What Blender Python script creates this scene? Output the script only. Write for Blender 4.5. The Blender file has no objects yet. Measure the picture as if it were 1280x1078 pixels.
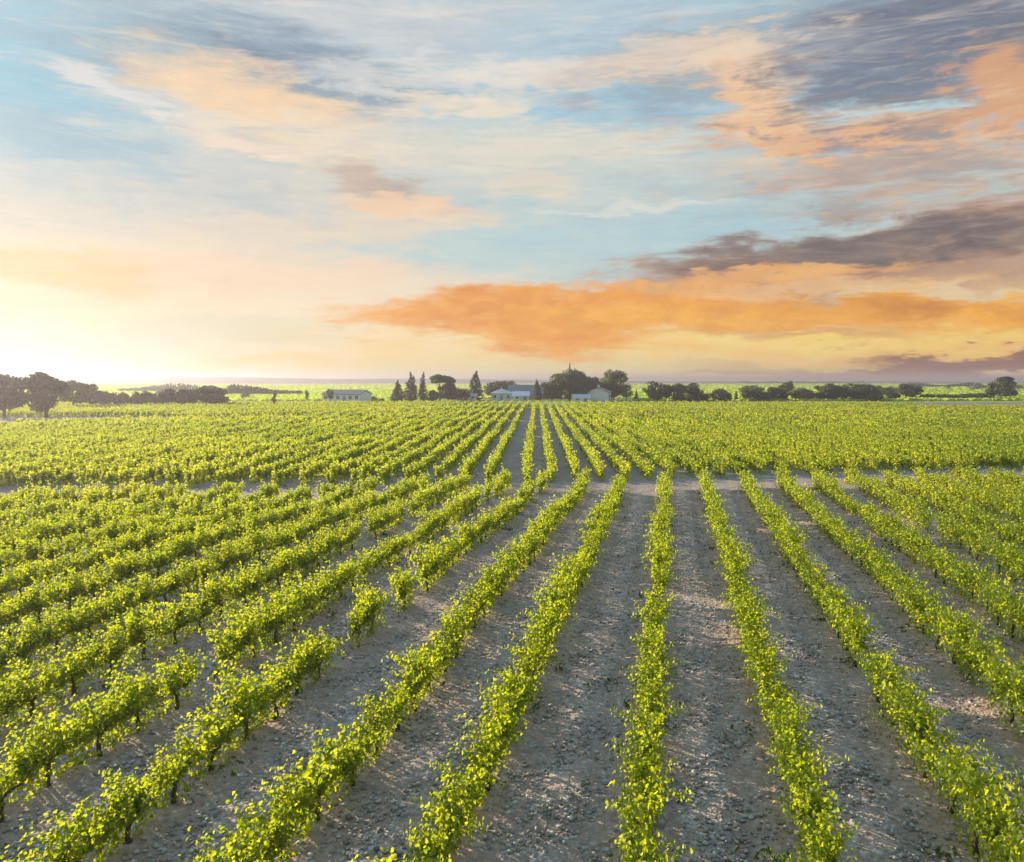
import bpy, math, random
import numpy as np
from mathutils import Vector

R = math.radians
C = bpy.context.scene
COL = C.collection

# ------------------------------------------------------------------ camera
CAM_H = 7.0
F = 1000.0                      # focal length in pixels of the 1280 px wide photograph
PITCH = math.atan(64.0 / F)     # horizon 64 px above the middle
cam_d = bpy.data.cameras.new('camera')
cam_d.sensor_width = 36.0
cam_d.lens = 36.0 * F / 1280.0
cam_d.clip_start = 0.1
cam_d.clip_end = 30000.0
cam = bpy.data.objects.new('camera', cam_d)
cam.location = (0, 0, CAM_H)
cam.rotation_euler = (R(90) - PITCH, 0, 0)
COL.objects.link(cam)
C.camera = cam

SUN_AZ = R(-54)                 # left of the view axis, ahead of the camera
SUN_EL = R(16)
SP, CP = math.sin(PITCH), math.cos(PITCH)


def ray(px, py):
    up = 539.0 - py
    return Vector((px - 640.0, F * CP + up * SP, up * CP - F * SP))


def at(px, py, z=0.0):
    r = ray(px, py)
    t = (z - CAM_H) / r.z
    return Vector((r.x * t, r.y * t, z))


# ------------------------------------------------------------------ node helpers
def lin(c):
    out = []
    for v in c:
        v = v / 255.0
        out.append(v / 12.92 if v <= 0.04045 else ((v + 0.055) / 1.055) ** 2.4)
    return (out[0], out[1], out[2], 1.0)


class NT:
    def __init__(self, tree):
        self.t = tree
        self.n = tree.nodes
        self.l = tree.links

    def put(self, sock, v):
        if isinstance(v, bpy.types.NodeSocket):
            self.l.new(v, sock)
        elif v is not None:
            if sock.type == 'RGBA' and len(v) == 3:
                v = (*v, 1.0)
            sock.default_value = v

    def math(self, op, a, b=None, c=None, clamp=False):
        n = self.n.new('ShaderNodeMath')
        n.operation = op
        n.use_clamp = clamp
        self.put(n.inputs[0], a)
        if b is not None:
            self.put(n.inputs[1], b)
        if c is not None:
            self.put(n.inputs[2], c)
        return n.outputs[0]

    def vmath(self, op, a, b=None):
        n = self.n.new('ShaderNodeVectorMath')
        n.operation = op
        self.put(n.inputs[0], a)
        if b is not None:
            self.put(n.inputs[3 if op == 'SCALE' else 1], b)
        return n.outputs['Value'] if op in ('LENGTH', 'DOT_PRODUCT') else n.outputs[0]

    def xyz(self, x, y, z):
        n = self.n.new('ShaderNodeCombineXYZ')
        for i, v in enumerate((x, y, z)):
            self.put(n.inputs[i], v)
        return n.outputs[0]

    def sep(self, v):
        n = self.n.new('ShaderNodeSeparateXYZ')
        self.put(n.inputs[0], v)
        return n.outputs

    def noise(self, vec, scale, detail=4, rough=0.55, dist=0.0, color=False):
        n = self.n.new('ShaderNodeTexNoise')
        self.put(n.inputs['Vector'], vec)
        n.inputs['Scale'].default_value = scale
        n.inputs['Detail'].default_value = detail
        n.inputs['Roughness'].default_value = rough
        n.inputs['Distortion'].default_value = dist
        return n.outputs['Color' if color else 'Fac']

    def voronoi(self, vec, scale, feature='F1', out='Distance', rand=1.0):
        n = self.n.new('ShaderNodeTexVoronoi')
        n.feature = feature
        self.put(n.inputs['Vector'], vec)
        n.inputs['Scale'].default_value = scale
        n.inputs['Randomness'].default_value = rand
        return n.outputs[out]

    def mapr(self, v, a, b, c=0.0, d=1.0, smooth=True):
        n = self.n.new('ShaderNodeMapRange')
        n.interpolation_type = 'SMOOTHSTEP' if smooth else 'LINEAR'
        self.put(n.inputs[0], v)
        for i, x in enumerate((a, b, c, d)):
            self.put(n.inputs[1 + i], x)
        return n.outputs[0]

    def mix(self, f, a, b, mode='MIX'):
        n = self.n.new('ShaderNodeMix')
        n.data_type = 'RGBA'
        n.blend_type = mode
        self.put(n.inputs['Factor'], f)
        self.put(n.inputs[6], a)
        self.put(n.inputs[7], b)
        return n.outputs[2]

    def ramp(self, f, stops):
        n = self.n.new('ShaderNodeValToRGB')
        self.put(n.inputs[0], f)
        e = n.color_ramp.elements
        while len(e) < len(stops):
            e.new(0.5)
        for el, (p, c) in zip(e, stops):
            el.position = p
            el.color = c if len(c) == 4 else (*c, 1)
        return n.outputs[0]


# ------------------------------------------------------------------ world: clear sky plus cloud banks, by direction
world = bpy.data.worlds.new('World')
C.world = world
world.use_nodes = True
wt = NT(world.node_tree)
wt.n.clear()
sky = wt.n.new('ShaderNodeTexSky')
sky.sky_type = 'NISHITA'
sky.sun_disc = False
sky.sun_elevation = SUN_EL
sky.sun_rotation = SUN_AZ
sky.air_density = 1.0
sky.dust_density = 1.0
sky.ozone_density = 1.0
SKY_STRENGTH = 0.08
bg1 = wt.n.new('ShaderNodeBackground')
wt.put(bg1.inputs[0], sky.outputs[0])
bg1.inputs[1].default_value = SKY_STRENGTH

tc = wt.n.new('ShaderNodeTexCoord')
dx, dy, dz = wt.sep(tc.outputs['Generated'])[:3]
hyp = wt.math('SQRT', wt.math('ADD', wt.math('MULTIPLY', dx, dx), wt.math('MULTIPLY', dy, dy)))
az = wt.math('ARCTAN2', dx, dy)
vv = wt.math('DIVIDE', dz, wt.math('MAXIMUM', hyp, 0.02))
vv = wt.math('MINIMUM', vv, 3.0)
streak = wt.xyz(az, wt.math('MULTIPLY', vv, 3.2), 0.0)
n_big = wt.noise(streak, 5.5, 5, 0.6, 0.6)
n_fine = wt.noise(wt.xyz(az, wt.math('MULTIPLY', vv, 2.4), 0.0), 19.0, 8, 0.68, 0.6)
n_wisp = wt.noise(wt.xyz(az, wt.math('MULTIPLY', vv, 7.0), 3.3), 7.0, 5, 0.62, 1.0)
warp = wt.noise(streak, 7.0, 4, 0.55, 0.0, color=True)
warp2 = wt.noise(streak, 24.0, 4, 0.6, 0.0, color=True)
w1 = wt.vmath('SUBTRACT', warp, (0.5, 0.5, 0.5))
w2 = wt.vmath('SUBTRACT', warp2, (0.5, 0.5, 0.5))
pos = wt.xyz(az, vv, 0.0)
pos = wt.vmath('ADD', pos, wt.vmath('MULTIPLY', w1, (0.16, 0.06, 0.0)))
pos = wt.vmath('ADD', pos, wt.vmath('MULTIPLY', w2, (0.075, 0.036, 0.0)))


def px_dir(x, y):
    r = ray(x, y)
    return math.atan2(r.x, r.y), r.z / math.hypot(r.x, r.y)


# clear air, thickest at the horizon
clear = wt.ramp(wt.mapr(vv, 0.0, 0.62, 0, 1, False), [
    (0.0, lin((252, 234, 196))), (0.16, lin((250, 230, 196))), (0.32, lin((206, 217, 210))),
    (0.52, lin((172, 208, 218))), (0.8, lin((150, 200, 222))), (1.0, lin((140, 184, 214)))])
cloud_col = clear

# (x, y, half width, half height, tilt in degrees, light colour, dark colour, opacity, ragged, soft inner edge)
BANKS = [
    # high veil and washes
    (480, 30, 420, 70, 0, (214, 216, 216), (190, 200, 206), 0.85, 0.9, 0.1),
    (470, 250, 520, 110, 0, (224, 218, 204), (200, 206, 204), 0.8, 0.9, 0.0),
    (150, 250, 330, 80, 0, (224, 214, 200), (190, 202, 206), 0.8, 0.9, 0.0),
    (180, 370, 420, 90, 0, (252, 234, 204), (248, 220, 184), 0.8, 0.6, 0.0),
    (900, 300, 420, 70, 0, (178, 210, 216), (164, 202, 214), 0.75, 0.8, 0.0),
    (620, 300, 200, 30, 0, (196, 216, 214), (180, 210, 214), 0.6, 0.9, 0.0),
    (60, 120, 190, 95, 0, (152, 204, 222), (142, 196, 220), 0.8, 0.7, 0.0),
    (740, 60, 130, 60, 0, (170, 202, 220), (190, 212, 220), 0.6, 0.8, 0.0),
    (800, 140, 170, 24, 0, (158, 200, 222), (172, 206, 220), 0.8, 0.8, 0.1),
    # grey blue smudges upper left
    (190, 70, 150, 80, 0, (168, 192, 202), (150, 178, 192), 0.8, 1.0, 0.0),
    (70, 175, 160, 30, 8, (160, 186, 198), (176, 200, 208), 0.6, 1.0, 0.0),
    (370, 88, 150, 42, 12, (150, 168, 184), (116, 134, 154), 0.95, 0.9, 0.1),
    (470, 110, 120, 26, 0, (178, 188, 194), (150, 166, 178), 0.75, 1.1, 0.0),
    # peach cloud upper left
    (330, 138, 150, 40, 17, (254, 218, 170), (240, 208, 176), 1.0, 0.8, 0.25),
    (170, 120, 120, 18, 14, (226, 220, 216), (206, 214, 214), 0.45, 1.3, 0.1),
    (300, 185, 60, 12, 4, (244, 214, 190), (226, 214, 200), 0.8, 1.2, 0.1),
    (560, 132, 120, 15, -2, (246, 230, 208), (236, 218, 196), 0.85, 1.1, 0.1),
    (600, 185, 330, 28, 0, (236, 226, 206), (216, 214, 204), 0.75, 1.1, 0.0),
    (740, 94, 190, 13, 1, (244, 228, 208), (228, 216, 204), 0.9, 1.1, 0.1),
    (475, 230, 60, 17, 6, (212, 186, 164), (186, 168, 158), 0.75, 1.2, 0.05),
    (500, 256, 95, 12, 6, (252, 212, 172), (240, 204, 172), 0.9, 1.0, 0.15),
    (660, 230, 60, 14, 0, (232, 220, 196), (220, 214, 200), 0.8, 1.0, 0.1),
    (450, 285, 170, 18, -3, (242, 220, 190), (226, 212, 196), 0.7, 1.1, 0.0),
    (800, 256, 110, 5, -2, (226, 224, 214), (214, 220, 214), 0.8, 1.2, 0.1),
    (330, 340, 280, 26, 0, (252, 222, 190), (246, 214, 182), 0.7, 1.0, 0.0),
    (290, 415, 130, 16, 0, (222, 222, 200), (232, 224, 196), 0.75, 0.9, 0.1),
    (30, 328, 150, 20, 5, (252, 212, 154), (250, 206, 152), 0.6, 0.8, 0.1),
    (330, 450, 260, 10, 0, (252, 218, 150), (248, 210, 146), 0.6, 1.0, 0.0),
    # dark bank upper right
    (1110, 50, 360, 80, -2, (166, 172, 180), (134, 142, 156), 0.95, 1.0, 0.15),
    (1230, 20, 210, 60, 6, (128, 132, 146), (108, 112, 126), 0.95, 0.9, 0.1),
    (960, 85, 110, 26, -4, (178, 176, 178), (150, 158, 170), 0.85, 1.2, 0.05),
    (1120, 200, 270, 60, 4, (190, 178, 168), (160, 156, 160), 0.85, 1.2, 0.05),
    (935, 100, 70, 46, 38, (250, 212, 172), (232, 192, 156), 0.95, 1.0, 0.2),
    (975, 160, 110, 28, 28, (252, 206, 156), (232, 188, 150), 0.95, 1.0, 0.2),
    (1085, 178, 110, 30, 6, (240, 192, 144), (206, 172, 150), 0.9, 1.3, 0.1),
    (1275, 78, 70, 40, -14, (240, 180, 124), (190, 150, 124), 0.9, 1.4, 0.1),
    (1265, 135, 60, 20, 0, (232, 184, 140), (180, 156, 146), 0.85, 1.4, 0.05),
    (1180, 195, 180, 12, 6, (238, 200, 160), (214, 182, 158), 0.8, 1.3, 0.05),
    (1060, 258, 50, 18, 0, (160, 158, 160), (176, 174, 170), 0.75, 1.3, 0.0),
    (1270, 262, 60, 20, 0, (176, 156, 146), (160, 146, 142), 0.7, 1.2, 0.0),
    # mottled flecks in the upper corners
    (1100, 175, 190, 50, 5, (250, 198, 144), (226, 174, 136), 0.7, 2.6, 0.25),
    (1150, 95, 190, 60, 0, (112, 122, 140), (128, 136, 150), 0.8, 2.6, 0.2),
    (1255, 105, 60, 50, 0, (248, 184, 122), (216, 158, 118), 0.65, 3.0, 0.25),
    (1150, 205, 150, 22, 2, (150, 150, 158), (166, 162, 164), 0.6, 2.6, 0.1),
    (150, 118, 70, 11, 16, (240, 232, 226), (230, 226, 224), 0.4, 2.2, 0.1),
    (300, 185, 60, 10, 6, (250, 226, 204), (240, 218, 200), 0.6, 2.2, 0.1),
    (870, 62, 110, 18, -6, (246, 222, 194), (228, 206, 188), 0.6, 2.4, 0.15),
    (560, 96, 120, 20, -4, (232, 230, 224), (220, 222, 220), 0.45, 2.4, 0.1),
    (860, 215, 130, 16, 0, (206, 214, 208), (196, 208, 208), 0.5, 2.0, 0.1),
    # glow low in the right half
    (930, 440, 520, 60, 0, (255, 220, 134), (254, 202, 112), 0.95, 0.6, 0.0),
    (1220, 405, 260, 55, 0, (255, 190, 84), (232, 158, 72), 0.9, 1.0, 0.0),
    # long orange and mauve bank
    (1010, 338, 320, 46, -8, (206, 150, 106), (158, 118, 102), 1.0, 0.8, 0.3),
    (1110, 304, 220, 25, -2, (132, 114, 108), (108, 96, 98), 1.0, 0.9, 0.3),
    (1240, 348, 170, 36, 0, (206, 164, 128), (172, 140, 120), 0.7, 1.4, 0.0),
    (1150, 372, 130, 8, 2, (232, 214, 176), (240, 206, 150), 0.7, 1.3, 0.1),
    (705, 384, 235, 25, -3, (252, 176, 76), (230, 142, 62), 1.0, 0.7, 0.3),
    (690, 424, 90, 26, 0, (255, 174, 62), (232, 144, 54), 0.95, 1.0, 0.15),
    (1010, 360, 140, 10, 2, (240, 196, 142), (226, 180, 130), 0.75, 1.1, 0.1),
    (900, 398, 240, 16, 1, (255, 184, 70), (222, 144, 62), 0.95, 1.5, 0.2),
    (1200, 392, 170, 14, 3, (255, 180, 56), (206, 132, 58), 0.95, 1.6, 0.2),
    (1080, 428, 240, 10, 2, (255, 228, 130), (255, 206, 96), 0.8, 1.2, 0.1),
    (940, 345, 170, 9, -2, (250, 190, 110), (226, 160, 104), 0.8, 1.2, 0.1),
    (1010, 420, 150, 8, 3, (228, 168, 100), (206, 150, 96), 0.7, 1.2, 0.0),
    (1150, 463, 250, 8, -1, (176, 112, 72), (140, 88, 66), 1.0, 1.0, 0.35),
    (1240, 453, 130, 9, 2, (132, 88, 74), (150, 98, 74), 0.95, 1.0, 0.35),
    (960, 462, 120, 7, 4, (226, 164, 96), (206, 150, 92), 0.8, 1.0, 0.1),
    (640, 460, 300, 16, 0, (238, 228, 160), (246, 222, 150), 0.7, 0.8, 0.0),
    # brightest air round the sun
    (40, 440, 200, 44, 0, (250, 238, 216), (246, 230, 202), 0.85, 0.5, 0.0),
]
ragged = wt.math('SUBTRACT', wt.math('MULTIPLY_ADD', n_fine, 0.5, wt.math('MULTIPLY', n_wisp, 0.5)), 0.5)
tone = wt.mapr(n_big, 0.38, 0.64, 0.0, 1.0)
tone = wt.math('ADD', wt.math('MULTIPLY', tone, 0.55), wt.math('MULTIPLY', wt.mapr(n_fine, 0.38, 0.62), 0.5))
for (x, y, rx, ry, tilt, ca, cb, op, rag, inner) in BANKS:
    a0, v0 = px_dir(x, y)
    ca0 = math.cos(a0)
    q = wt.vmath('SUBTRACT', pos, (a0, v0, 0))
    ct, st = math.cos(R(tilt)), math.sin(R(tilt))
    sx, sy = rx * 1.25 / F * ca0 * ca0, ry * 1.25 / F * ca0
    q = wt.xyz(wt.vmath('DOT_PRODUCT', q, (ct / sx, -st / sx, 0)), wt.vmath('DOT_PRODUCT', q, (st / sy, ct / sy, 0)), 0)
    d = wt.vmath('LENGTH', q)
    d = wt.math('MULTIPLY_ADD', ragged, rag * 2.1, d)
    mask = wt.mapr(d, inner + (0.25 if ry < 30 else 0.08), 1.2, op, 0.0)
    cloud_col = wt.mix(mask, cloud_col, lin(ca))
    cloud_col = wt.mix(wt.math('MULTIPLY', mask, tone), cloud_col, lin(cb))

# thin streaks over everything
s1 = wt.noise(wt.xyz(wt.math('MULTIPLY_ADD', vv, 0.5, az), wt.math('MULTIPLY', vv, 9.0), 7.7), 5.0, 6, 0.66, 1.2)
s2 = wt.noise(wt.xyz(wt.math('MULTIPLY_ADD', vv, -0.4, az), wt.math('MULTIPLY', vv, 6.0), 2.1), 13.0, 5, 0.62, 0.8)
up = wt.mapr(vv, 0.06, 0.32, 0.15, 1.0)
warm = wt.mix(wt.mapr(vv, 0.1, 0.5), lin((255, 230, 190)), lin((246, 232, 216)))
cloud_col = wt.mix(wt.math('MULTIPLY', wt.mapr(s1, 0.50, 0.78, 0.0, 0.42), up), cloud_col, warm)
cloud_col = wt.mix(wt.math('MULTIPLY', wt.mapr(s2, 0.46, 0.8, 0.0, 0.32), up), cloud_col, lin((150, 168, 184)))
cloud_col = wt.mix(wt.math('MULTIPLY', wt.mapr(s2, 0.5, 0.24, 0.0, 0.28), up), cloud_col, lin((250, 228, 200)))
bg2 = wt.n.new('ShaderNodeBackground')
wt.put(bg2.inputs[0], cloud_col)
bg2.inputs[1].default_value = 0.68
mx = wt.n.new('ShaderNodeMixShader')
mx.inputs[0].default_value = 0.95
wt.l.new(bg1.outputs[0], mx.inputs[1])
wt.l.new(bg2.outputs[0], mx.inputs[2])
wo = wt.n.new('ShaderNodeOutputWorld')
wt.l.new(mx.outputs[0], wo.inputs[0])

# ------------------------------------------------------------------ sun and exposure
sd = bpy.data.lights.new('sun', 'SUN')
sd.energy = 5.0
sd.angle = R(0.5)
sd.color = (1.0, 0.87, 0.62)
sun = bpy.data.objects.new('sun', sd)
sun_dir = Vector((math.sin(SUN_AZ) * math.cos(SUN_EL), math.cos(SUN_AZ) * math.cos(SUN_EL), math.sin(SUN_EL)))
sun.rotation_euler = sun_dir.to_track_quat('Z', 'Y').to_euler()
sun.location = sun_dir * 300
COL.objects.link(sun)

C.view_settings.view_transform = 'Standard'
C.view_settings.look = 'None'
C.view_settings.exposure = 0.55
C.view_settings.gamma = 1.0
C.cycles.max_bounces = 8
C.cycles.diffuse_bounces = 3
C.cycles.transmission_bounces = 4
C.cycles.transparent_max_bounces = 8
C.cycles.volume_bounces = 0


# ------------------------------------------------------------------ materials
def new_mat(name):
    m = bpy.data.materials.new(name)
    m.use_nodes = True
    t = NT(m.node_tree)
    t.n.clear()
    out = t.n.new('ShaderNodeOutputMaterial')
    return m, t, out


def plain_mat(name, col, rough=0.8, var=0.25, scale=6.0, bump=0.0):
    m, t, out = new_mat(name)
    p = t.n.new('ShaderNodeBsdfPrincipled')
    tcn = t.n.new('ShaderNodeTexCoord')
    n = t.noise(tcn.outputs['Object'], scale, 6, 0.6)
    lo = tuple(c * (1 - var) for c in col)
    hi = tuple(min(1, c * (1 + var)) for c in col)
    t.put(p.inputs['Base Color'], t.mix(t.mapr(n, 0.3, 0.7), lo, hi))
    p.inputs['Roughness'].default_value = rough
    if bump:
        b = t.n.new('ShaderNodeBump')
        b.inputs['Strength'].default_value = bump
        t.put(b.inputs['Height'], n)
        t.l.new(b.outputs[0], p.inputs['Normal'])
    t.l.new(p.outputs[0], out.inputs[0])
    return m


def leaf_mat(name, refl_a, refl_b, tr_a, tr_b, frac=0.5, rough=0.5, wide=0.0):
    """Thin leaf: reflects on top and lets light through; every leaf its own tint."""
    m, t, out = new_mat(name)
    g = t.n.new('ShaderNodeNewGeometry')
    rnd = g.outputs['Random Per Island']
    oi = t.n.new('ShaderNodeObjectInfo')
    rnd2 = t.math('FRACT', t.math('ADD', rnd, t.math('MULTIPLY', oi.outputs['Random'], 0.61)))
    if wide:
        nz = t.noise(g.outputs['Position'], wide, 3, 0.5)
        rnd2 = t.math('ADD', t.math('MULTIPLY', rnd2, 0.6), t.mapr(nz, 0.35, 0.65, 0.0, 0.4))
    p = t.n.new('ShaderNodeBsdfPrincipled')
    p.inputs['Roughness'].default_value = rough
    p.inputs['Specular IOR Level'].default_value = 0.35
    t.put(p.inputs['Base Color'], t.mix(rnd2, refl_a, refl_b))
    tr = t.n.new('ShaderNodeBsdfTranslucent')
    t.put(tr.inputs['Color'], t.mix(rnd2, tr_a, tr_b))
    ms = t.n.new('ShaderNodeMixShader')
    ms.inputs[0].default_value = frac
    t.l.new(p.outputs[0], ms.inputs[1])
    t.l.new(tr.outputs[0], ms.inputs[2])
    t.l.new(ms.outputs[0], out.inputs[0])
    return m


ROW_A = math.atan(202 / (F * CP + 64 * SP))     # heading of the near rows
ROW_P0, ROW_SP = -0.60, 2.43
ROW_R = (math.sin(ROW_A), math.cos(ROW_A))
ROW_N = (math.cos(ROW_A), -math.sin(ROW_A))


def end_near(X):            # where the near rows stop (depth), before the headland track
    return 50.8 + (0.12 if X > 0 else 0.22) * X


def start_far(X):           # where the far block starts
    return 53.8 + (0.22 * X if X > 0 else 0.07 * X)


def ground_mat():
    m, t, out = new_mat('stony_soil')
    g = t.n.new('ShaderNodeNewGeometry')
    P = g.outputs['Position']
    x, y, z = t.sep(P)[:3]
    flat = t.xyz(x, y, 0.0)
    perp = t.math('ADD', t.math('MULTIPLY', x, ROW_N[0]), t.math('MULTIPLY', y, ROW_N[1]))
    ph = t.math('DIVIDE', t.math('SUBTRACT', perp, ROW_P0), ROW_SP)
    fr = t.math('ABSOLUTE', t.math('SUBTRACT', t.math('FRACT', t.math('ADD', ph, 0.5)), 0.5))   # 0 on the row, .5 mid aisle
    wob = t.noise(flat, 0.9, 4, 0.6)
    frw = t.math('ADD', fr, t.math('MULTIPLY', t.math('SUBTRACT', wob, 0.5), 0.22))
    under = t.mapr(frw, 0.10, 0.26, 1.0, 0.0)
    rut = t.mapr(t.math('ABSOLUTE', t.math('SUBTRACT', frw, 0.27)), 0.02, 0.09, 1.0, 0.0)
    # stones: three sizes of cells, each with its own tone
    v1 = t.n.new('ShaderNodeTexVoronoi'); v1.inputs['Scale'].default_value = 9.0; t.put(v1.inputs['Vector'], flat)
    v2 = t.n.new('ShaderNodeTexVoronoi'); v2.inputs['Scale'].default_value = 19.0; t.put(v2.inputs['Vector'], flat)
    c1 = t.sep(v1.outputs['Color'])[0]
    c2 = t.sep(v2.outputs['Color'])[1]
    grey = t.ramp(c1, [(0.0, (0.13, 0.115, 0.10)), (0.35, (0.30, 0.265, 0.23)), (0.6, (0.40, 0.34, 0.285)),
                       (0.85, (0.48, 0.44, 0.40)), (1.0, (0.66, 0.61, 0.56))])
    grey2 = t.ramp(c2, [(0.0, (0.15, 0.125, 0.105)), (0.5, (0.34, 0.295, 0.25)), (1.0, (0.56, 0.50, 0.44))])
    stones = t.mix(0.5, grey, grey2)
    soiln = t.noise(flat, 3.5, 6, 0.65)
    soil = t.ramp(soiln, [(0.3, (0.19, 0.125, 0.085)), (0.55, (0.30, 0.21, 0.15)), (0.75, (0.39, 0.285, 0.21))])
    gap1 = t.mapr(v1.outputs['Distance'], 0.30, 0.62, 0.0, 1.0)
    patch = t.mapr(t.noise(flat, 0.35, 4, 0.6), 0.38, 0.64)
    cover = t.math('MULTIPLY', t.math('SUBTRACT', 1.0, t.math('MULTIPLY', gap1, 0.7)),
                   t.math('SUBTRACT', 1.0, t.math('MULTIPLY', under, 0.55)))
    cover = t.math('MULTIPLY', cover, t.math('ADD', 0.55, t.math('MULTIPLY', patch, 0.45)))
    cover = t.math('MULTIPLY', cover, t.math('SUBTRACT', 1.0, t.math('MULTIPLY', rut, 0.35)))
    col = t.mix(cover, soil, stones)
    col = t.mix(t.math('MULTIPLY', rut, 0.28), col, (0.20, 0.145, 0.11))
    col = t.mix(1.0, col, (1.48, 1.37, 1.43), 'MULTIPLY')
    dust = t.mapr(y, 42, 62, 0.0, 0.75)
    track = t.ramp(t.noise(flat, 0.8, 5, 0.6), [(0.3, (0.26, 0.215, 0.195)), (0.7, (0.39, 0.33, 0.305))])
    col = t.mix(dust, col, track)
    p = t.n.new('ShaderNodeBsdfPrincipled')
    p.inputs['Roughness'].default_value = 0.85
    t.put(p.inputs['Base Color'], col)
    hgt = t.math('ADD', t.math('MULTIPLY', t.math('SUBTRACT', 1.0, v1.outputs['Distance']), 0.6),
                 t.math('ADD', t.math('MULTIPLY', t.math('SUBTRACT', 1.0, v2.outputs['Distance']), 0.35), t.math('MULTIPLY', soiln, 0.4)))
    b = t.n.new('ShaderNodeBump')
    b.inputs['Strength'].default_value = 0.7
    b.inputs['Distance'].default_value = 0.08
    t.put(b.inputs['Height'], hgt)
    t.l.new(b.outputs[0], p.inputs['Normal'])
    t.l.new(p.outputs[0], out.inputs[0])
    return m


def field_mat(name, a, b, scale=0.03):
    m, t, out = new_mat(name)
    g = t.n.new('ShaderNodeNewGeometry')
    P = g.outputs['Position']
    n = t.noise(P, scale, 5, 0.6)
    n2 = t.noise(P, 1.3, 4, 0.65)
    f = t.math('ADD', t.math('MULTIPLY', t.mapr(n, 0.35, 0.65), 0.6), t.math('MULTIPLY', t.mapr(n2, 0.3, 0.7), 0.4))
    p = t.n.new('ShaderNodeBsdfPrincipled')
    p.inputs['Roughness'].default_value = 0.9
    t.put(p.inputs['Base Color'], t.mix(f, a, b))
    bm_ = t.n.new('ShaderNodeBump')
    bm_.inputs['Strength'].default_value = 0.8
    bm_.inputs['Distance'].default_value = 0.5
    t.put(bm_.inputs['Height'], n2)
    t.l.new(bm_.outputs[0], p.inputs['Normal'])
    t.l.new(p.outputs[0], out.inputs[0])
    return m


M = {}
M['soil'] = ground_mat()
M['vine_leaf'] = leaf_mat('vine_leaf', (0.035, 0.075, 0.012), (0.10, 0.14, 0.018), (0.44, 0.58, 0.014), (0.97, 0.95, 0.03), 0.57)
M['far_vine_leaf'] = leaf_mat('far_vine_leaf', (0.07, 0.12, 0.018), (0.19, 0.22, 0.03), (0.48, 0.60, 0.026), (0.96, 0.93, 0.05), 0.61, wide=0.05)  # same leaf made paler: brightness of distant haze put into the colour
M['vine_bark'] = plain_mat('vine_bark', (0.085, 0.06, 0.042), 0.9, 0.5, 25, 0.5)
M['tree_bark'] = plain_mat('tree_bark', (0.09, 0.07, 0.055), 0.9, 0.4, 8, 0.4)
M['tree_leaf'] = leaf_mat('tree_leaf', (0.055, 0.07, 0.035), (0.12, 0.13, 0.06), (0.10, 0.12, 0.04), (0.22, 0.24, 0.06), 0.3)
M['pale_leaf'] = leaf_mat('pale_leaf', (0.09, 0.12, 0.045), (0.16, 0.18, 0.07), (0.26, 0.32, 0.07), (0.42, 0.46, 0.1), 0.35)
M['conifer_leaf'] = leaf_mat('conifer_leaf', (0.035, 0.05, 0.03), (0.08, 0.09, 0.05), (0.05, 0.07, 0.03), (0.10, 0.12, 0.04), 0.2)
M['weed'] = leaf_mat('weed_leaf', (0.04, 0.09, 0.012), (0.1, 0.13, 0.03), (0.15, 0.25, 0.02), (0.3, 0.34, 0.04), 0.4)
M['crop'] = leaf_mat('crop_leaf', (0.10, 0.17, 0.02), (0.18, 0.24, 0.03), (0.44, 0.66, 0.03), (0.84, 0.92, 0.08), 0.6, wide=0.012)
M['hedge_leaf'] = leaf_mat('hedge_leaf', (0.03, 0.05, 0.016), (0.07, 0.10, 0.03), (0.08, 0.12, 0.02), (0.16, 0.22, 0.03), 0.3)
M['grass'] = field_mat('meadow_grass', (0.20, 0.25, 0.03), (0.34, 0.38, 0.05))
M['grass_far'] = field_mat('far_crop', (0.30, 0.38, 0.04), (0.46, 0.50, 0.08), 0.012)
M['dirt'] = field_mat('dirt_track', (0.22, 0.16, 0.11), (0.36, 0.28, 0.21), 0.1)
M['hill'] = field_mat('hazy_hill_woods', (0.05, 0.075, 0.12), (0.08, 0.105, 0.15), 0.01)  # woods tinted blue, the fading of distant air painted into the colour
M['white_wall'] = plain_mat('white_render', (0.74, 0.73, 0.72), 0.85, 0.06, 1.5)
M['cream_wall'] = plain_mat('cream_render', (0.62, 0.58, 0.52), 0.85, 0.08, 1.5)
M['grey_wall'] = plain_mat('shaded_grey_wall', (0.20, 0.20, 0.21), 0.85, 0.15, 1.5)  # grey darkened to carry the backlit shade on the barn's near wall
M['blue_wall'] = plain_mat('pale_blue_render', (0.42, 0.55, 0.60), 0.85, 0.08, 1.5)
M['slate'] = plain_mat('slate_roof', (0.14, 0.17, 0.22), 0.6, 0.25, 2.0, 0.3)
M['pale_roof'] = plain_mat('pale_metal_roof', (0.55, 0.60, 0.68), 0.5, 0.1, 1.0)
M['tile'] = plain_mat('clay_tile_roof', (0.36, 0.22, 0.16), 0.8, 0.25, 2.0, 0.3)
M['window_glass'] = plain_mat('window_glass', (0.04, 0.05, 0.06), 0.12, 0.1, 1.0)
M['door'] = plain_mat('painted_door', (0.16, 0.20, 0.22), 0.6, 0.15, 3.0)


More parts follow.
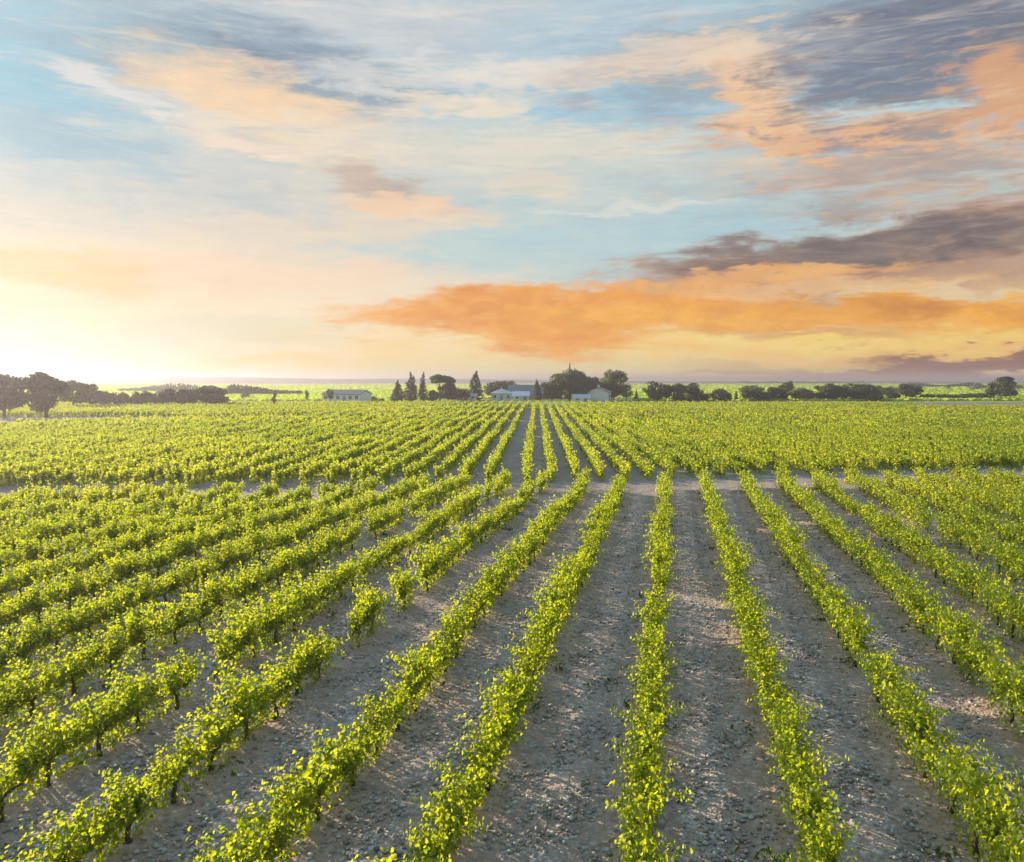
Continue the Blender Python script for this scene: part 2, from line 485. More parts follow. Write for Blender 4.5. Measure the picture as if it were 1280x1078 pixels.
def stone_mat():
    m, t, out = new_mat('field_stone')
    g = t.n.new('ShaderNodeNewGeometry')
    r = g.outputs['Random Per Island']
    col = t.ramp(r, [(0.0, (0.20, 0.17, 0.145)), (0.3, (0.36, 0.32, 0.28)), (0.5, (0.42, 0.33, 0.25)),
                     (0.7, (0.48, 0.45, 0.42)), (0.92, (0.62, 0.58, 0.54)), (1.0, (0.74, 0.71, 0.66))])
    n = t.noise(g.outputs['Position'], 40, 3, 0.6)
    col = t.mix(t.mapr(n, 0.3, 0.7, 0.0, 0.35), col, (0.20, 0.16, 0.13, 1))
    p = t.n.new('ShaderNodeBsdfPrincipled')
    p.inputs['Roughness'].default_value = 0.75
    t.put(p.inputs['Base Color'], col)
    t.l.new(p.outputs[0], out.inputs[0])
    return m


M['stone'] = stone_mat()


# ------------------------------------------------------------------ mesh helpers
class MB:
    def __init__(self):
        self.v, self.f, self.m = [], [], []

    def add(self, verts, faces, mi=0):
        o = len(self.v)
        self.v.extend([tuple(v) for v in verts])
        self.f.extend([tuple(i + o for i in f) for f in faces])
        self.m.extend([mi] * len(faces))
        return self

    def box(self, x0, y0, z0, x1, y1, z1, mi=0):
        v = [(x0, y0, z0), (x1, y0, z0), (x1, y1, z0), (x0, y1, z0), (x0, y0, z1), (x1, y0, z1), (x1, y1, z1), (x0, y1, z1)]
        return self.add(v, [(0, 3, 2, 1), (4, 5, 6, 7), (0, 1, 5, 4), (1, 2, 6, 5), (2, 3, 7, 6), (3, 0, 4, 7)], mi)

    def tube(self, pts, rad, n=7, mi=0):
        pts = [Vector(p) for p in pts]
        vs, fs = [], []
        for i, p in enumerate(pts):
            d = (pts[min(i + 1, len(pts) - 1)] - pts[max(i - 1, 0)]).normalized()
            a = d.orthogonal().normalized()
            b = d.cross(a)
            for k in range(n):
                an = 2 * math.pi * k / n
                vs.append(p + (a * math.cos(an) + b * math.sin(an)) * rad[i])
        for i in range(len(pts) - 1):
            for k in range(n):
                k2 = (k + 1) % n
                fs.append((i * n + k, i * n + k2, (i + 1) * n + k2, (i + 1) * n + k))
        fs.append(tuple(range(n))[::-1])
        fs.append(tuple((len(pts) - 1) * n + k for k in range(n)))
        return self.add(vs, fs, mi)

    def mesh(self, name, mats, smooth=False):
        me = bpy.data.meshes.new(name)
        me.from_pydata(self.v, [], self.f)
        for mt in mats:
            me.materials.append(mt)
        me.polygons.foreach_set('material_index', self.m)
        if smooth:
            me.polygons.foreach_set('use_smooth', [True] * len(self.f))
        me.update()
        return me

    def obj(self, name, mats, parent=None, smooth=False):
        return link(name, self.mesh(name, mats if isinstance(mats, list) else [mats], smooth), parent)


def link(name, me, parent=None):
    o = bpy.data.objects.new(name, me)
    COL.objects.link(o)
    if parent:
        o.parent = parent
    return o


def tag(o, label, cat, group=None, kind=None):
    o['label'] = label
    o['category'] = cat
    if group:
        o['group'] = group
    if kind:
        o['kind'] = kind
    return o


def thing(name, label, cat, loc, rz=0.0, group=None):
    o = bpy.data.objects.new(name, None)
    o.empty_display_size = 0.3
    COL.objects.link(o)
    o.location = loc
    o.rotation_euler = (0, 0, rz)
    return tag(o, label, cat, group)


def np_mesh(name, verts, loops, counts, mats, midx=None, smooth=False):
    """verts (n,3); loops flat vertex indices; counts = sides of each face"""
    me = bpy.data.meshes.new(name)
    me.vertices.add(len(verts))
    me.vertices.foreach_set('co', np.ascontiguousarray(verts, dtype=np.float32).ravel())
    me.loops.add(len(loops))
    me.loops.foreach_set('vertex_index', np.ascontiguousarray(loops, dtype=np.int32))
    starts = np.concatenate(([0], np.cumsum(counts)[:-1])).astype(np.int32)
    me.polygons.add(len(counts))
    me.polygons.foreach_set('loop_start', starts)
    for mt in mats:
        me.materials.append(mt)
    if midx is not None:
        me.polygons.foreach_set('material_index', np.ascontiguousarray(midx, dtype=np.int32))
    if smooth:
        me.polygons.foreach_set('use_smooth', np.ones(len(counts), dtype=bool))
    me.update(calc_edges=True)
    me.validate()
    return me


def norm(a):
    return a / np.maximum(np.linalg.norm(a, axis=-1, keepdims=True), 1e-9)


def orient(centers, normals, sizes, tmpl, rng, dirs=None):
    """place a flat template (x, y, height) at every centre, facing its normal, spun at random"""
    n = norm(normals)
    r = rng.normal(size=n.shape) if dirs is None else dirs
    t = norm(np.cross(n, r))
    b = np.cross(n, t)
    tm = tmpl[None, :, :] * sizes[:, None, None]
    return (centers[:, None, :] + tm[..., 0:1] * t[:, None, :] + tm[..., 1:2] * b[:, None, :] + tm[..., 2:3] * n[:, None, :])


# lobed vine leaf: fan round a raised midpoint
_o = [(0.0, -0.06), (0.26, -0.30), (0.40, -0.02), (0.56, 0.22), (0.34, 0.36), (0.30, 0.66), (0.0, 0.95)]
_out = _o + [(-x, y) for x, y in _o[-2:0:-1]]
LEAF_T = np.array([(0.0, 0.28, 0.10)] + [(x, y, -0.22 * abs(x) - 0.10 * y * y) for x, y in _out])
LEAF_F = np.array([(0, 1 + i, 1 + (i + 1) % len(_out)) for i in range(len(_out))])
QUAD_T = np.array([(0.0, -0.5, 0.0), (0.45, 0.0, -0.14), (0.0, 0.55, 0.05), (-0.45, 0.0, -0.14)])
QUAD_F = np.array([(0, 1, 2, 3)])


def leaves_to_arrays(P, faces):
    """P (n,k,3) -> verts, loops, counts"""
    n, k = P.shape[:2]
    loops = (faces[None, :, :] + (np.arange(n) * k)[:, None, None]).reshape(-1)
    counts = np.full(n * len(faces), faces.shape[1])
    return P.reshape(-1, 3), loops, counts


# ------------------------------------------------------------------ ground sheet
def build_ground():
    def axis(lo, hi, step, far):
        mid = np.arange(lo, hi + 1e-6, step)
        g, d = [], step
        x = hi
        while x < far:
            d *= 1.35
            x += d
            g.append(x)
        g2, d = [], step
        x = lo
        while x > -far:
            d *= 1.35
            x -= d
            g2.append(x)
        return np.concatenate((np.array(g2[::-1]), mid, np.array(g)))
    xs = axis(-40, 46, 0.27, 7000)
    ys = axis(3, 62, 0.27, 7500)
    X, Y = np.meshgrid(xs, ys)
    perp = X * ROW_N[0] + Y * ROW_N[1]
    fr = np.abs(((perp - ROW_P0) / ROW_SP + 0.5) % 1.0 - 0.5) * ROW_SP
    berm = 0.07 * np.exp(-(fr / 0.32) ** 2) - 0.025 * np.exp(-((fr - 0.66) / 0.16) ** 2)
    fade = np.clip((60 - Y) / 12, 0, 1) * np.clip((Y - 3) / 2, 0, 1) * np.clip((46 - X) / 4, 0, 1) * np.clip((X + 40) / 4, 0, 1)
    rng = np.random.default_rng(5)
    lump = sum(a * np.sin(X * kx + Y * ky + p) for a, kx, ky, p in
               [(0.012, 2.1, 1.3, 0.3), (0.010, -1.7, 2.9, 1.1), (0.012, 4.3, -3.1, 2.0), (0.008, 6.0, 5.0, 4.0)])
    Z = (berm + lump + rng.normal(size=X.shape) * 0.010) * fade - 0.02 * (1 - fade)
    nx, ny = len(xs), len(ys)
    V = np.stack((X, Y, Z), -1).reshape(-1, 3)
    i = np.arange(nx * ny).reshape(ny, nx)
    Fq = np.stack((i[:-1, :-1], i[:-1, 1:], i[1:, 1:], i[1:, :-1]), -1).reshape(-1)
    me = np_mesh('ground', V, Fq, np.full((nx - 1) * (ny - 1), 4), [M['soil']], smooth=True)
    tag(link('ground', me), 'stony grey and brown vineyard soil between the rows', 'ground', kind='structure')


build_ground()


def sheet(name, pts, z, mat, label, cat):
    mb = MB()
    mb.add([(p.x, p.y, z) for p in pts], [tuple(range(len(pts)))])
    o = mb.obj(name, mat)
    return tag(o, label, cat, kind='structure')


# far fields behind the vines, as sheets a few millimetres apart
sheet('meadow', [Vector((-900, 186, 0)), Vector((900, 186, 0)), Vector((1500, 420, 0)), Vector((-1500, 420, 0))], -0.012, M['grass'],
      'bright green level fields behind the vine blocks', 'field')
sheet('far_fields', [Vector((-1500, 425, 0)), Vector((1500, 425, 0)), Vector((6500, 6000, 0)), Vector((-6500, 6000, 0))], -0.012, M['grass_far'],
      'pale green and yellow fields running out to the horizon', 'field')
sheet('dirt_track', [at(1120, 506), at(1130, 503), at(1290, 503), at(1500, 505), at(1500, 512), at(1290, 510)], 0.0, M['dirt'],
      'pale dirt track crossing the fields at the far right', 'track')
sheet('field_track', [at(-150, 541), at(-150, 529), at(60, 529), at(170, 526), at(300, 523), at(392, 520), at(438, 514), at(448, 516),
                      at(402, 526), at(300, 529), at(170, 532), at(60, 537)], 0.0, M['dirt'],
      'brown dirt track curving past the far vines at the left', 'track')

# ------------------------------------------------------------------ grapevines
rngG = np.random.default_rng(11)


def vine_leaves(rng, ncane=20, height=1.0, spread=1.0, shaggy=0.3, half=0.62, step=0.042, size=(0.056, 0.098)):
    """leaf centres, normals, sizes along the canes of one vine; x runs along the row"""
    cs, ns, ss = [], [], []
    for i in range(ncane):
        x0 = rng.uniform(-half, half)
        p = np.array([x0, rng.normal() * 0.05, 0.50 + rng.normal() * 0.04])
        side = rng.choice([-1, 1])
        lean = abs(rng.normal()) * 0.17 * spread
        d = np.array([rng.normal() * 0.22, side * lean, 1.0])
        d /= np.linalg.norm(d)
        L = (0.42 + 0.42 * rng.random()) * height
        if rng.random() < shaggy:
            L *= 1.35
        s = 0.0
        droop = rng.uniform(0.0, 0.10) * spread + (0.12 if lean > 0.35 else 0)
        while s < L:
            p = p + d * step
            d = d + np.array([rng.normal() * 0.10, rng.normal() * 0.10 + side * 0.02, -droop * (s / max(L, 0.1))])
            d /= np.linalg.norm(d)
            s += step
            for _ in range(2 if rng.random() < 0.7 else 1):
                off = rng.normal(size=3) * np.array([0.06, 0.048, 0.045])
                c = p + off
                if c[2] < 0.22:
                    continue
                cs.append(c)
                outw = np.array([off[0] * 3, c[1] * 2.0 + off[1] * 3, 0.0])
                ns.append(outw + np.array([0, 0, 0.38]) + rng.normal(size=3) * 0.55)
                ss.append(rng.uniform(*size) * (0.72 if s > L * 0.8 else 1.0))
    # low leaves hiding the arms
    for i in range(int(ncane * 4.2)):
        c = np.array([rng.uniform(-half, half), rng.normal() * 0.10 * spread, rng.uniform(0.12, 0.66)])
        cs.append(c)
        ns.append(np.array([rng.normal() * .4, np.sign(c[1]) * 0.9, 0.35]) + rng.normal(size=3) * 0.4)
        ss.append(rng.uniform(*size))
    return np.array(cs), np.array(ns), np.array(ss)


KINDS = (['full leafy'] * 9) + (['tall shaggy'] * 4) + (['thin low'] * 3)
VINES = []
for i, kd in enumerate(KINDS):
    rng = np.random.default_rng(100 + i)
    if kd == 'full leafy':
        c, n, s = vine_leaves(rng, 34, rng.uniform(0.95, 1.1), rng.uniform(0.8, 1.1), 0.2)
    elif kd == 'tall shaggy':
        c, n, s = vine_leaves(rng, 33, rng.uniform(1.08, 1.22), rng.uniform(1.1, 1.5), 0.45)
    else:
        c, n, s = vine_leaves(rng, 20, rng.uniform(0.75, 0.92), 0.8, 0.2, half=0.46)
    v, lp, ct = leaves_to_arrays(orient(c, n, s, LEAF_T, rng), LEAF_F)
    fol = np_mesh('foliage', v, lp, ct, [M['vine_leaf']])
    mb = MB()
    bx, by = rng.normal() * 0.04, rng.normal() * 0.04
    mb.tube([(0, 0, -0.08), (bx, by, 0.15), (bx * 0.5 + .02, by * .4, 0.34), (0, 0, 0.50)], [0.062, 0.046, 0.04, 0.045], 8)
    for sx in (-1, 1):
        mb.tube([(0, 0, 0.46), (sx * 0.16, rng.normal() * .02, 0.54), (sx * 0.36, rng.normal() * .03, 0.53), (sx * 0.5, rng.normal() * .03, 0.57)],
                [0.036, 0.03, 0.024, 0.012], 6)
    for _ in range(8):
        x0 = rng.uniform(-.48, .48)
        mb.tube([(x0, 0, 0.53), (x0 + rng.normal() * .06, rng.normal() * .07, 0.75), (x0 + rng.normal() * .1, rng.normal() * .12, 0.98)], [0.009, 0.007, 0.004], 4)
    trk = mb.mesh('trunk', [M['vine_bark']], True)
    VINES.append((kd, fol, trk))

ROWS1 = range(-21, 15)
VSTEP = 1.12
spots = []                       # (x, y, row, kind index, scale z, spin, dist)
prng = random.Random(7)
for k in ROWS1:
    p0 = ROW_P0 + ROW_SP * k + {0: 0.2, 1: 0.16, 2: 0.2, 3: 0.15, -1: -0.02, -2: 0.12}.get(k, prng.uniform(-0.08, 0.08))
    t = 3.0 + prng.uniform(0, 1)
    ph1, ph2 = prng.uniform(0, 6.28), prng.uniform(0, 6.28)
    miss = 0
    while t < 75:
        t += VSTEP * prng.uniform(0.94, 1.06)
        x = t * ROW_R[0] + p0 * ROW_N[0]
        y = t * ROW_R[1] + p0 * ROW_N[1]
        if y > end_near(x) + prng.uniform(-0.6, 0.3):
            break
        r = prng.random()
        if miss > 0:
            miss -= 1
            continue
        if r < 0.026:
            miss = prng.choice([0, 0, 0, 1])
            continue
        side = 0.06 * math.sin(t * 0.45 + ph1) + prng.uniform(-0.05, 0.05)
        x += side * ROW_N[0]
        y += side * ROW_N[1]
        vig = 0.5 + 0.5 * math.sin(t * 0.23 + ph2) + prng.uniform(-.35, .35)
        if r < 0.15 - 0.09 * vig:
            vi = 13 + prng.randrange(3)
        elif vig > 0.95 or prng.random() < .12:
            vi = 9 + prng.randrange(4)
        else:
            vi = prng.randrange(9)
        spots.append([x, y, k, vi, prng.uniform(0.78, 1.04) * (0.93 + 0.09 * vig), 0.0 if prng.random() < .5 else math.pi, math.hypot(x, y), t])


def project(x, y, z):
    vx, vy, vz = x, y, z - CAM_H
    fw = vy * CP - vz * SP
    up = vy * SP + vz * CP
    return 640 + F * vx / fw, 539 - F * up / fw


def in_view(s):
    px, py = project(s[0], s[1], 1.2)
    mg = 25 + 700.0 / s[6]
    return -mg < px < 1280 + mg and py < 1130


seen = sorted([s for s in spots if in_view(s)], key=lambda s: s[6])
near = seen[:300]
near_ids = {id(s) for s in near}
rest = [s for s in spots if id(s) not in near_ids]

ORD = ['nearest', 'second', 'third', 'fourth', 'fifth', 'sixth', 'seventh', 'eighth', 'ninth', 'tenth', 'eleventh', 'twelfth',
       'thirteenth', 'fourteenth', 'fifteenth', 'sixteenth', 'seventeenth', 'eighteenth', 'nineteenth', 'twentieth',
       'twenty-first', 'twenty-second', 'twenty-third', 'twenty-fourth', 'twenty-fifth', 'twenty-sixth', 'twenty-seventh', 'twenty-eighth',
       'twenty-ninth', 'thirtieth', 'thirty-first', 'thirty-second', 'thirty-third']


def row_phrase(k):
    if k == 0:
        return 'the near-vertical row'
    w = ['first', 'second', 'third', 'fourth', 'fifth', 'sixth', 'seventh', 'eighth', 'ninth', 'tenth', 'eleventh', 'twelfth', 'thirteenth', 'fourteenth', 'fifteenth', 'sixteenth', 'seventeenth', 'eighteenth'][abs(k) - 1]
    return '%s row %s of the near-vertical row' % (w, 'right' if k > 0 else 'left')


by_row = {}
for s in near:
    by_row.setdefault(s[2], []).append(s)
for k in sorted(by_row):
    for i, s in enumerate(sorted(by_row[k], key=lambda q: q[7])):
        kd, fol, trk = VINES[s[3]]
        where = 'nearest the camera in ' if i == 0 else '%s from the front in ' % ORD[i]
        root = thing('grapevine', '%s grapevine %s%s' % (kd, where, row_phrase(k)), 'grapevine', (s[0], s[1], 0.02), math.pi / 2 - ROW_A + s[5],
                     'grapevines of ' + row_phrase(k))
        root.scale = (1, 0.88, s[4])
        link('foliage', fol, root)
        link('trunk', trk, root)

# everything farther: too many to part, one object
T_far = {}
for lod, (nc, st, sz, half) in {'mid': (30, 0.065, (0.10, 0.155), 0.62), 'low': (20, 0.11, (0.17, 0.26), 0.75), 'tiny': (13, 0.16, (0.28, 0.42), 0.95)}.items():
    T_far[lod] = []
    for i in range(8):
        rng = np.random.default_rng(300 + i)
        tall = rng.uniform(0.9, 1.15)
        c, n, s = vine_leaves(rng, nc, tall, rng.uniform(0.8, 1.2), 0.25, half=half, step=st, size=sz)
        T_far[lod].append(orient(c, n, s, QUAD_T, rng))

acc_v, acc_n = [], 0
trunk_v, trunk_f = [], []


def put_vine(lod, x, y, ang, zs, rng, sc=1.0):
    T = T_far[lod][rng.integers(8)]
    ca, sa = math.cos(ang), math.sin(ang)
    Q = T.reshape(-1, 3) * np.array([sc, sc * 0.86, zs])
    out = np.empty_like(Q)
    out[:, 0] = Q[:, 0] * ca - Q[:, 1] * sa + x
    out[:, 1] = Q[:, 0] * sa + Q[:, 1] * ca + y
    out[:, 2] = Q[:, 2]
    acc_v.append(out)


for s in rest:
    put_vine('mid', s[0], s[1], math.pi / 2 - ROW_A + s[5], s[4] * (0.75 if s[3] > 12 else 1.0), rngG)
    o = len(trunk_v)
    for zz, rr in ((-0.05, 0.055), (0.5, 0.04)):
        for k in range(5):
            a = k * 2 * math.pi / 5
            trunk_v.append((s[0] + rr * math.cos(a), s[1] + rr * math.sin(a), zz))
    trunk_f += [(o + k, o + (k + 1) % 5, o + 5 + (k + 1) % 5, o + 5 + k) for k in range(5)]

# far block: its rows head slightly left of the near ones
A2 = math.atan(32 / (F * CP + 64 * SP))
R2, N2 = (math.sin(A2), math.cos(A2)), (math.cos(A2), -math.sin(A2))


def poly_end(X):
    pts = [(-400, 112), (-72, 112), (-61, 128), (-42, 132), (-36, 138), (-34, 172), (4, 200), (60, 178), (96, 184), (400, 184)]
    for (a, b), (c, d) in zip(pts, pts[1:]):
        if a <= X <= c:
            return b + (d - b) * (X - a) / (c - a)
    return 184


for k in range(-85, 100):
    p0 = (-0.8 + 1.75 * k) if k >= 0 else (-3.3 + 1.75 * (k + 1))
    t = 42.0 + prng.uniform(0, 1.2)
    ph2 = prng.uniform(0, 6.28)
    while t < 215:
        t += (1.2 if t < 105 else 1.5) * prng.uniform(0.9, 1.1)
        x = t * R2[0] + p0 * N2[0] + prng.uniform(-.06, .06)
        y = t * R2[1] + p0 * N2[1]
        if y < start_far(x) + prng.uniform(-.7, .5):
            continue
        if y > poly_end(x):
            break
        if abs(x) > 0.70 * y + 8:
            continue
        if abs(y - (138 + 0.1 * x)) < 1.6 and x > -36:
            continue
        if prng.random() < 0.05:
            continue
        zs = 0.84 + 0.1 * math.sin(t * .2 + ph2) + prng.uniform(-.1, .12)
        put_vine('low' if y < 105 else 'tiny', x, y, math.pi / 2 - A2 + (math.pi if prng.random() < .5 else 0), zs, rngG)

# the blocks behind, up to the farm
for k in range(-120, 130):
    p0 = 2.4 * k
    t = 110.0 + prng.uniform(0, 1.8)
    while t < 222:
        t += 2.0 * prng.uniform(0.9, 1.1)
        x, y = t * R2[0] + p0 * N2[0], t * R2[1] + p0 * N2[1]
        if y < poly_end(x) + (5 if x > -34 else 14) or abs(x) > 0.72 * y + 8:
            continue
        if x < -42 and y < 150 and not (x > -62 and y > 141):
            continue
        px, py = project(x, y, 0)
        if px > 1100 + prng.uniform(-60, 60) and 501.5 < py < 512:
            continue
        if 490 < px < 800 and y > 262 - 10:
            continue
        put_vine('tiny', x, y, math.pi / 2 - A2, 0.8 + prng.uniform(-.1, .1), rngG)

V = np.concatenate(acc_v)
nq = len(V) // 4
tv = np.array(trunk_v)
tf = np.array(trunk_f)
loops = np.concatenate((np.arange(nq * 4), (tf + nq * 4).ravel()))
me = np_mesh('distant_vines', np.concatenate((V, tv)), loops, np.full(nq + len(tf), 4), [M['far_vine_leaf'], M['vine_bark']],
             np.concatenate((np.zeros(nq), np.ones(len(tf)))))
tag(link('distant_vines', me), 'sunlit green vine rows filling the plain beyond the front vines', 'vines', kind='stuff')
print('vine quads', nq)


# ------------------------------------------------------------------ stones and weeds on the ground
def build_stones():
    rng = np.random.default_rng(21)
    n = 105000
    u = rng.random(n)
    Y = 8.0 + 34.0 * u ** 1.55
    X = rng.uniform(-1, 1, n) * (0.70 * Y + 2)
    perp = X * ROW_N[0] + Y * ROW_N[1]
    fr = np.abs(((perp - ROW_P0) / ROW_SP + 0.5) % 1.0 - 0.5) * ROW_SP
    keep = (rng.random(n) < np.clip(0.2 + fr * 1.3, 0, 1))
    X, Y, fr = X[keep], Y[keep], fr[keep]
    n = len(X)
    phi = (1 + 5 ** 0.5) / 2
    ico = norm(np.array([(-1, phi, 0), (1, phi, 0), (-1, -phi, 0), (1, -phi, 0), (0, -1, phi), (0, 1, phi), (0, -1, -phi), (0, 1, -phi),
                         (phi, 0, -1), (phi, 0, 1), (-phi, 0, -1), (-phi, 0, 1)], dtype=float))
    fc = np.array([(0, 11, 5), (0, 5, 1), (0, 1, 7), (0, 7, 10), (0, 10, 11), (1, 5, 9), (5, 11, 4), (11, 10, 2), (10, 7, 6), (7, 1, 8),
                   (3, 9, 4), (3, 4, 2), (3, 2, 6), (3, 6, 8), (3, 8, 9), (4, 9, 5), (2, 4, 11), (6, 2, 10), (8, 6, 7), (9, 8, 1)])
    sz = 0.013 + 0.040 * rng.random(n) ** 2.6
    shape = np.stack((rng.uniform(0.8, 1.5, n), rng.uniform(0.7, 1.1, n), rng.uniform(0.4, 0.75, n)), -1) * sz[:, None]
    P = ico[None] * shape[:, None, :] * rng.uniform(0.82, 1.18, (n, 12, 1))
    a = rng.uniform(0, 6.28, n)
    ca, sa = np.cos(a)[:, None], np.sin(a)[:, None]
    berm = 0.07 * np.exp(-(fr / 0.32) ** 2) - 0.025 * np.exp(-((fr - 0.66) / 0.16) ** 2)
    Q = np.stack((P[..., 0] * ca - P[..., 1] * sa + X[:, None], P[..., 0] * sa + P[..., 1] * ca + Y[:, None],
                  P[..., 2] + (berm + sz * 0.25)[:, None]), -1)
    v, lp, ct = leaves_to_arrays(Q, fc)
    me = np_mesh('stones', v, lp, ct, [M['stone']], smooth=True)
    tag(link('stones', me), 'loose grey and tan stones strewn over the soil between rows', 'stones', kind='stuff')


build_stones()


def build_weeds():
    rng = np.random.default_rng(33)
    cs, ns, ss = [], [], []
    for _ in range(520):
        y = rng.uniform(8, 52)
        k = rng.integers(-18, 12)
        p = ROW_P0 + ROW_SP * k + rng.normal() * 0.26
        x = (p + y * ROW_N[1] * -1) / ROW_N[0]
        if abs(x) > .7 * y + 2 or y > end_near(x) + 6:
            continue
        m = int(rng.integers(10, 34))
        w = rng.uniform(0.08, 0.30)
        c = np.stack((x + rng.normal(size=m) * w, y + rng.normal(size=m) * w, 0.05 + np.abs(rng.normal(size=m)) * 0.07), -1)
        cs.append(c)
        ns.append(np.stack((rng.normal(size=m), rng.normal(size=m), np.abs(rng.normal(size=m)) * .8), -1))
        ss.append(rng.uniform(0.05, 0.12, m))
    P = orient(np.concatenate(cs), np.concatenate(ns), np.concatenate(ss), QUAD_T * np.array([0.7, 1.3, 1]), rng)
    v, lp, ct = leaves_to_arrays(P, QUAD_F)
    tag(link('weeds', np_mesh('weeds', v, lp, ct, [M['weed']])), 'low green weeds growing along the feet of the vines', 'weeds', kind='stuff')


build_weeds()


# ------------------------------------------------------------------ trees
def crown_arrays(rng, lobes, nleaf, size, flat=0.0):
    """lobes: (cx,cy,cz,rx,ry,rz); leaves sit in clumps near each lobe's surface"""
    lob = np.array(lobes)
    wgt = (lob[:, 3] * lob[:, 5])
    nleaf = int(nleaf * 1.5)
    idx = rng.choice(len(lob), nleaf, p=wgt / wgt.sum())
    d = norm(rng.normal(size=(nleaf, 3)))
    ncl = 26
    cl = norm(rng.normal(size=(len(lob), ncl, 3)))
    pick = cl[idx, rng.integers(ncl, size=nleaf)]
    d = norm(pick + d * 0.42)
    rad = rng.uniform(0.62, 1.06, nleaf)[:, None]
    c = lob[idx, :3] + d * lob[idx, 3:6] * rad
    nrm_ = d + rng.normal(size=(nleaf, 3)) * 0.6 + np.array([0, 0, 0.3])
    s = rng.uniform(size * 0.7, size * 1.35, nleaf)
    ok = c[:, 2] > 0.1
    return c[ok], nrm_[ok], s[ok]


def tree(name, label, px, base_y, top_y, wpx, shape='round', leaf='tree_leaf', group=None, trunk_frac=0.14, seed=1, cat='tree', n=2600, depth_off=0.0):
    p = at(px, base_y)
    p = p * ((p.y + depth_off) / p.y)
    p.z = 0
    sc = p.y / F
    H = CAM_H + (475 - top_y) * sc * 1.0
    W = wpx * sc * (1.18 if shape in ('round', 'bush') else 1.08)
    rng = np.random.default_rng(seed)
    root = thing(name, label, cat, (p.x, p.y, -0.02), 0.0 if shape == 'umbrella' else rng.uniform(0, 6.28), group)
    lobes = []
    tr_top = H * 0.7
    if shape == 'cone':
        for i in range(9):
            f = (i + 0.5) / 9
            r = W * 0.5 * (1 - f) ** 0.75 * (0.8 + 0.5 * min(1, f * 6)) * 0.85
            lobes.append((rng.normal() * W * .03, rng.normal() * W * .03, H * (0.06 + 0.88 * f), max(r, W * .06), max(r, W * .06), H * 0.10))
    elif shape == 'umbrella':
        for i in range(9):
            a = rng.uniform(0, 6.28)
            q = rng.uniform(0.1, 0.36) * W
            lobes.append((q * math.cos(a), q * math.sin(a), H * rng.uniform(0.74, 0.9), W * rng.uniform(.13, .22), W * rng.uniform(.13, .22), H * .10))
        for i in range(4):
            a = rng.uniform(-.5, .5)
            lobes.append((.38 * W * math.cos(a), .3 * W * math.sin(a), H * (.74 - .13 * i), W * .16, W * .16, H * .10))
        tr_top = H * 0.8
    elif shape == 'bush':
        for i in range(9):
            a = rng.uniform(0, 6.28)
            q = rng.uniform(0.05, 0.34) * W
            lobes.append((q * math.cos(a), q * math.sin(a), H * rng.uniform(0.3, 0.68), W * rng.uniform(.16, .24), W * rng.uniform(.16, .24), H * rng.uniform(.22, .3)))
        tr_top = H * .45
    else:
        b = H * trunk_frac
        cz, rz = (H + b) / 2, (H - b) / 2
        lobes.append((0, 0, cz, W * .34, W * .34, rz * .8))
        for i in range(13):
            a = rng.uniform(0, 6.28)
            el = rng.uniform(-1.0, 1.0)
            q = math.sqrt(max(0.0, 1 - el * el * .8))
            lobes.append((W * .30 * q * math.cos(a), W * .30 * q * math.sin(a), cz + rz * .74 * el, W * rng.uniform(.15, .23), W * rng.uniform(.15, .23), rz * rng.uniform(.24, .36)))
    size = max(0.22, min(0.5, W * 0.055))
    c, nn, s = crown_arrays(rng, lobes, n, size)
    # keep the crown at its real height
    c[:, 2] *= (H - size * .4) / max(c[:, 2].max(), 0.1)
    v, lp, ct = leaves_to_arrays(orient(c, nn, s, QUAD_T, rng), QUAD_F)
    link('crown', np_mesh('crown', v, lp, ct, [M[leaf]]), root)
    mb = MB()
    r0 = max(0.07, min(0.42, H * 0.03))
    mb.tube([(0, 0, -0.1), (rng.normal() * .06, rng.normal() * .06, H * .15), (rng.normal() * .1, rng.normal() * .1, H * .42), (rng.normal() * .15, 0, tr_top)],
            [r0 * 1.25, r0, r0 * .75, r0 * .25], 8)
    if shape != 'cone':
        for i in range(6):
            a = i * 1.05 + rng.uniform(-.3, .3)
            z0 = H * rng.uniform(.2, .45)
            l = lobes[rng.integers(len(lobes))]
            mb.tube([(0, 0, z0), (l[0] * .45 + math.cos(a) * .1, l[1] * .45 + math.sin(a) * .1, (z0 + l[2]) * .5), (l[0], l[1], l[2])], [r0 * .45, r0 * .3, r0 * .1], 5)
    mb.obj('trunk', M['tree_bark'], root, True)
    return root


G_L = 'trees at the left edge of the plain'
G_F = 'trees round the farm'
G_R = 'trees along the right horizon'
# left: two big trees near, then a line of lower ones
tree('broadleaf_tree', 'tall spreading tree cut by the left picture edge', 6, 523, 466, 56, 'round', group=G_L, seed=1, n=4600, trunk_frac=.05)
tree('broadleaf_tree', 'biggest dense round tree at the left beside the dirt track', 58, 522, 464, 48, 'round', group=G_L, seed=2, n=4600, trunk_frac=.09)
tree('broadleaf_tree', 'pale round tree just behind the biggest left tree', 92, 512, 474, 34, 'round', group=G_L, seed=3)
tree('broadleaf_tree', 'small loose tree right of the pale round left tree', 112, 510, 479, 24, 'round', group=G_L, seed=4)
tree('bush', 'low broad bush in the first dip of the left tree line', 128, 509.5, 487, 34, 'bush', group=G_L, seed=5, cat='bush')
tree('bush', 'wide low bush midway along the left tree line', 150, 509.5, 490, 36, 'bush', group=G_L, seed=6, cat='bush')
tree('bush', 'rounded bush right of the wide low bush in left line', 177, 509.5, 487, 26, 'bush', group=G_L, seed=7, cat='bush')
tree('broadleaf_tree', 'dark compact tree third from right end of left line', 206, 508.5, 485, 36, 'round', group=G_L, seed=8, trunk_frac=.05)
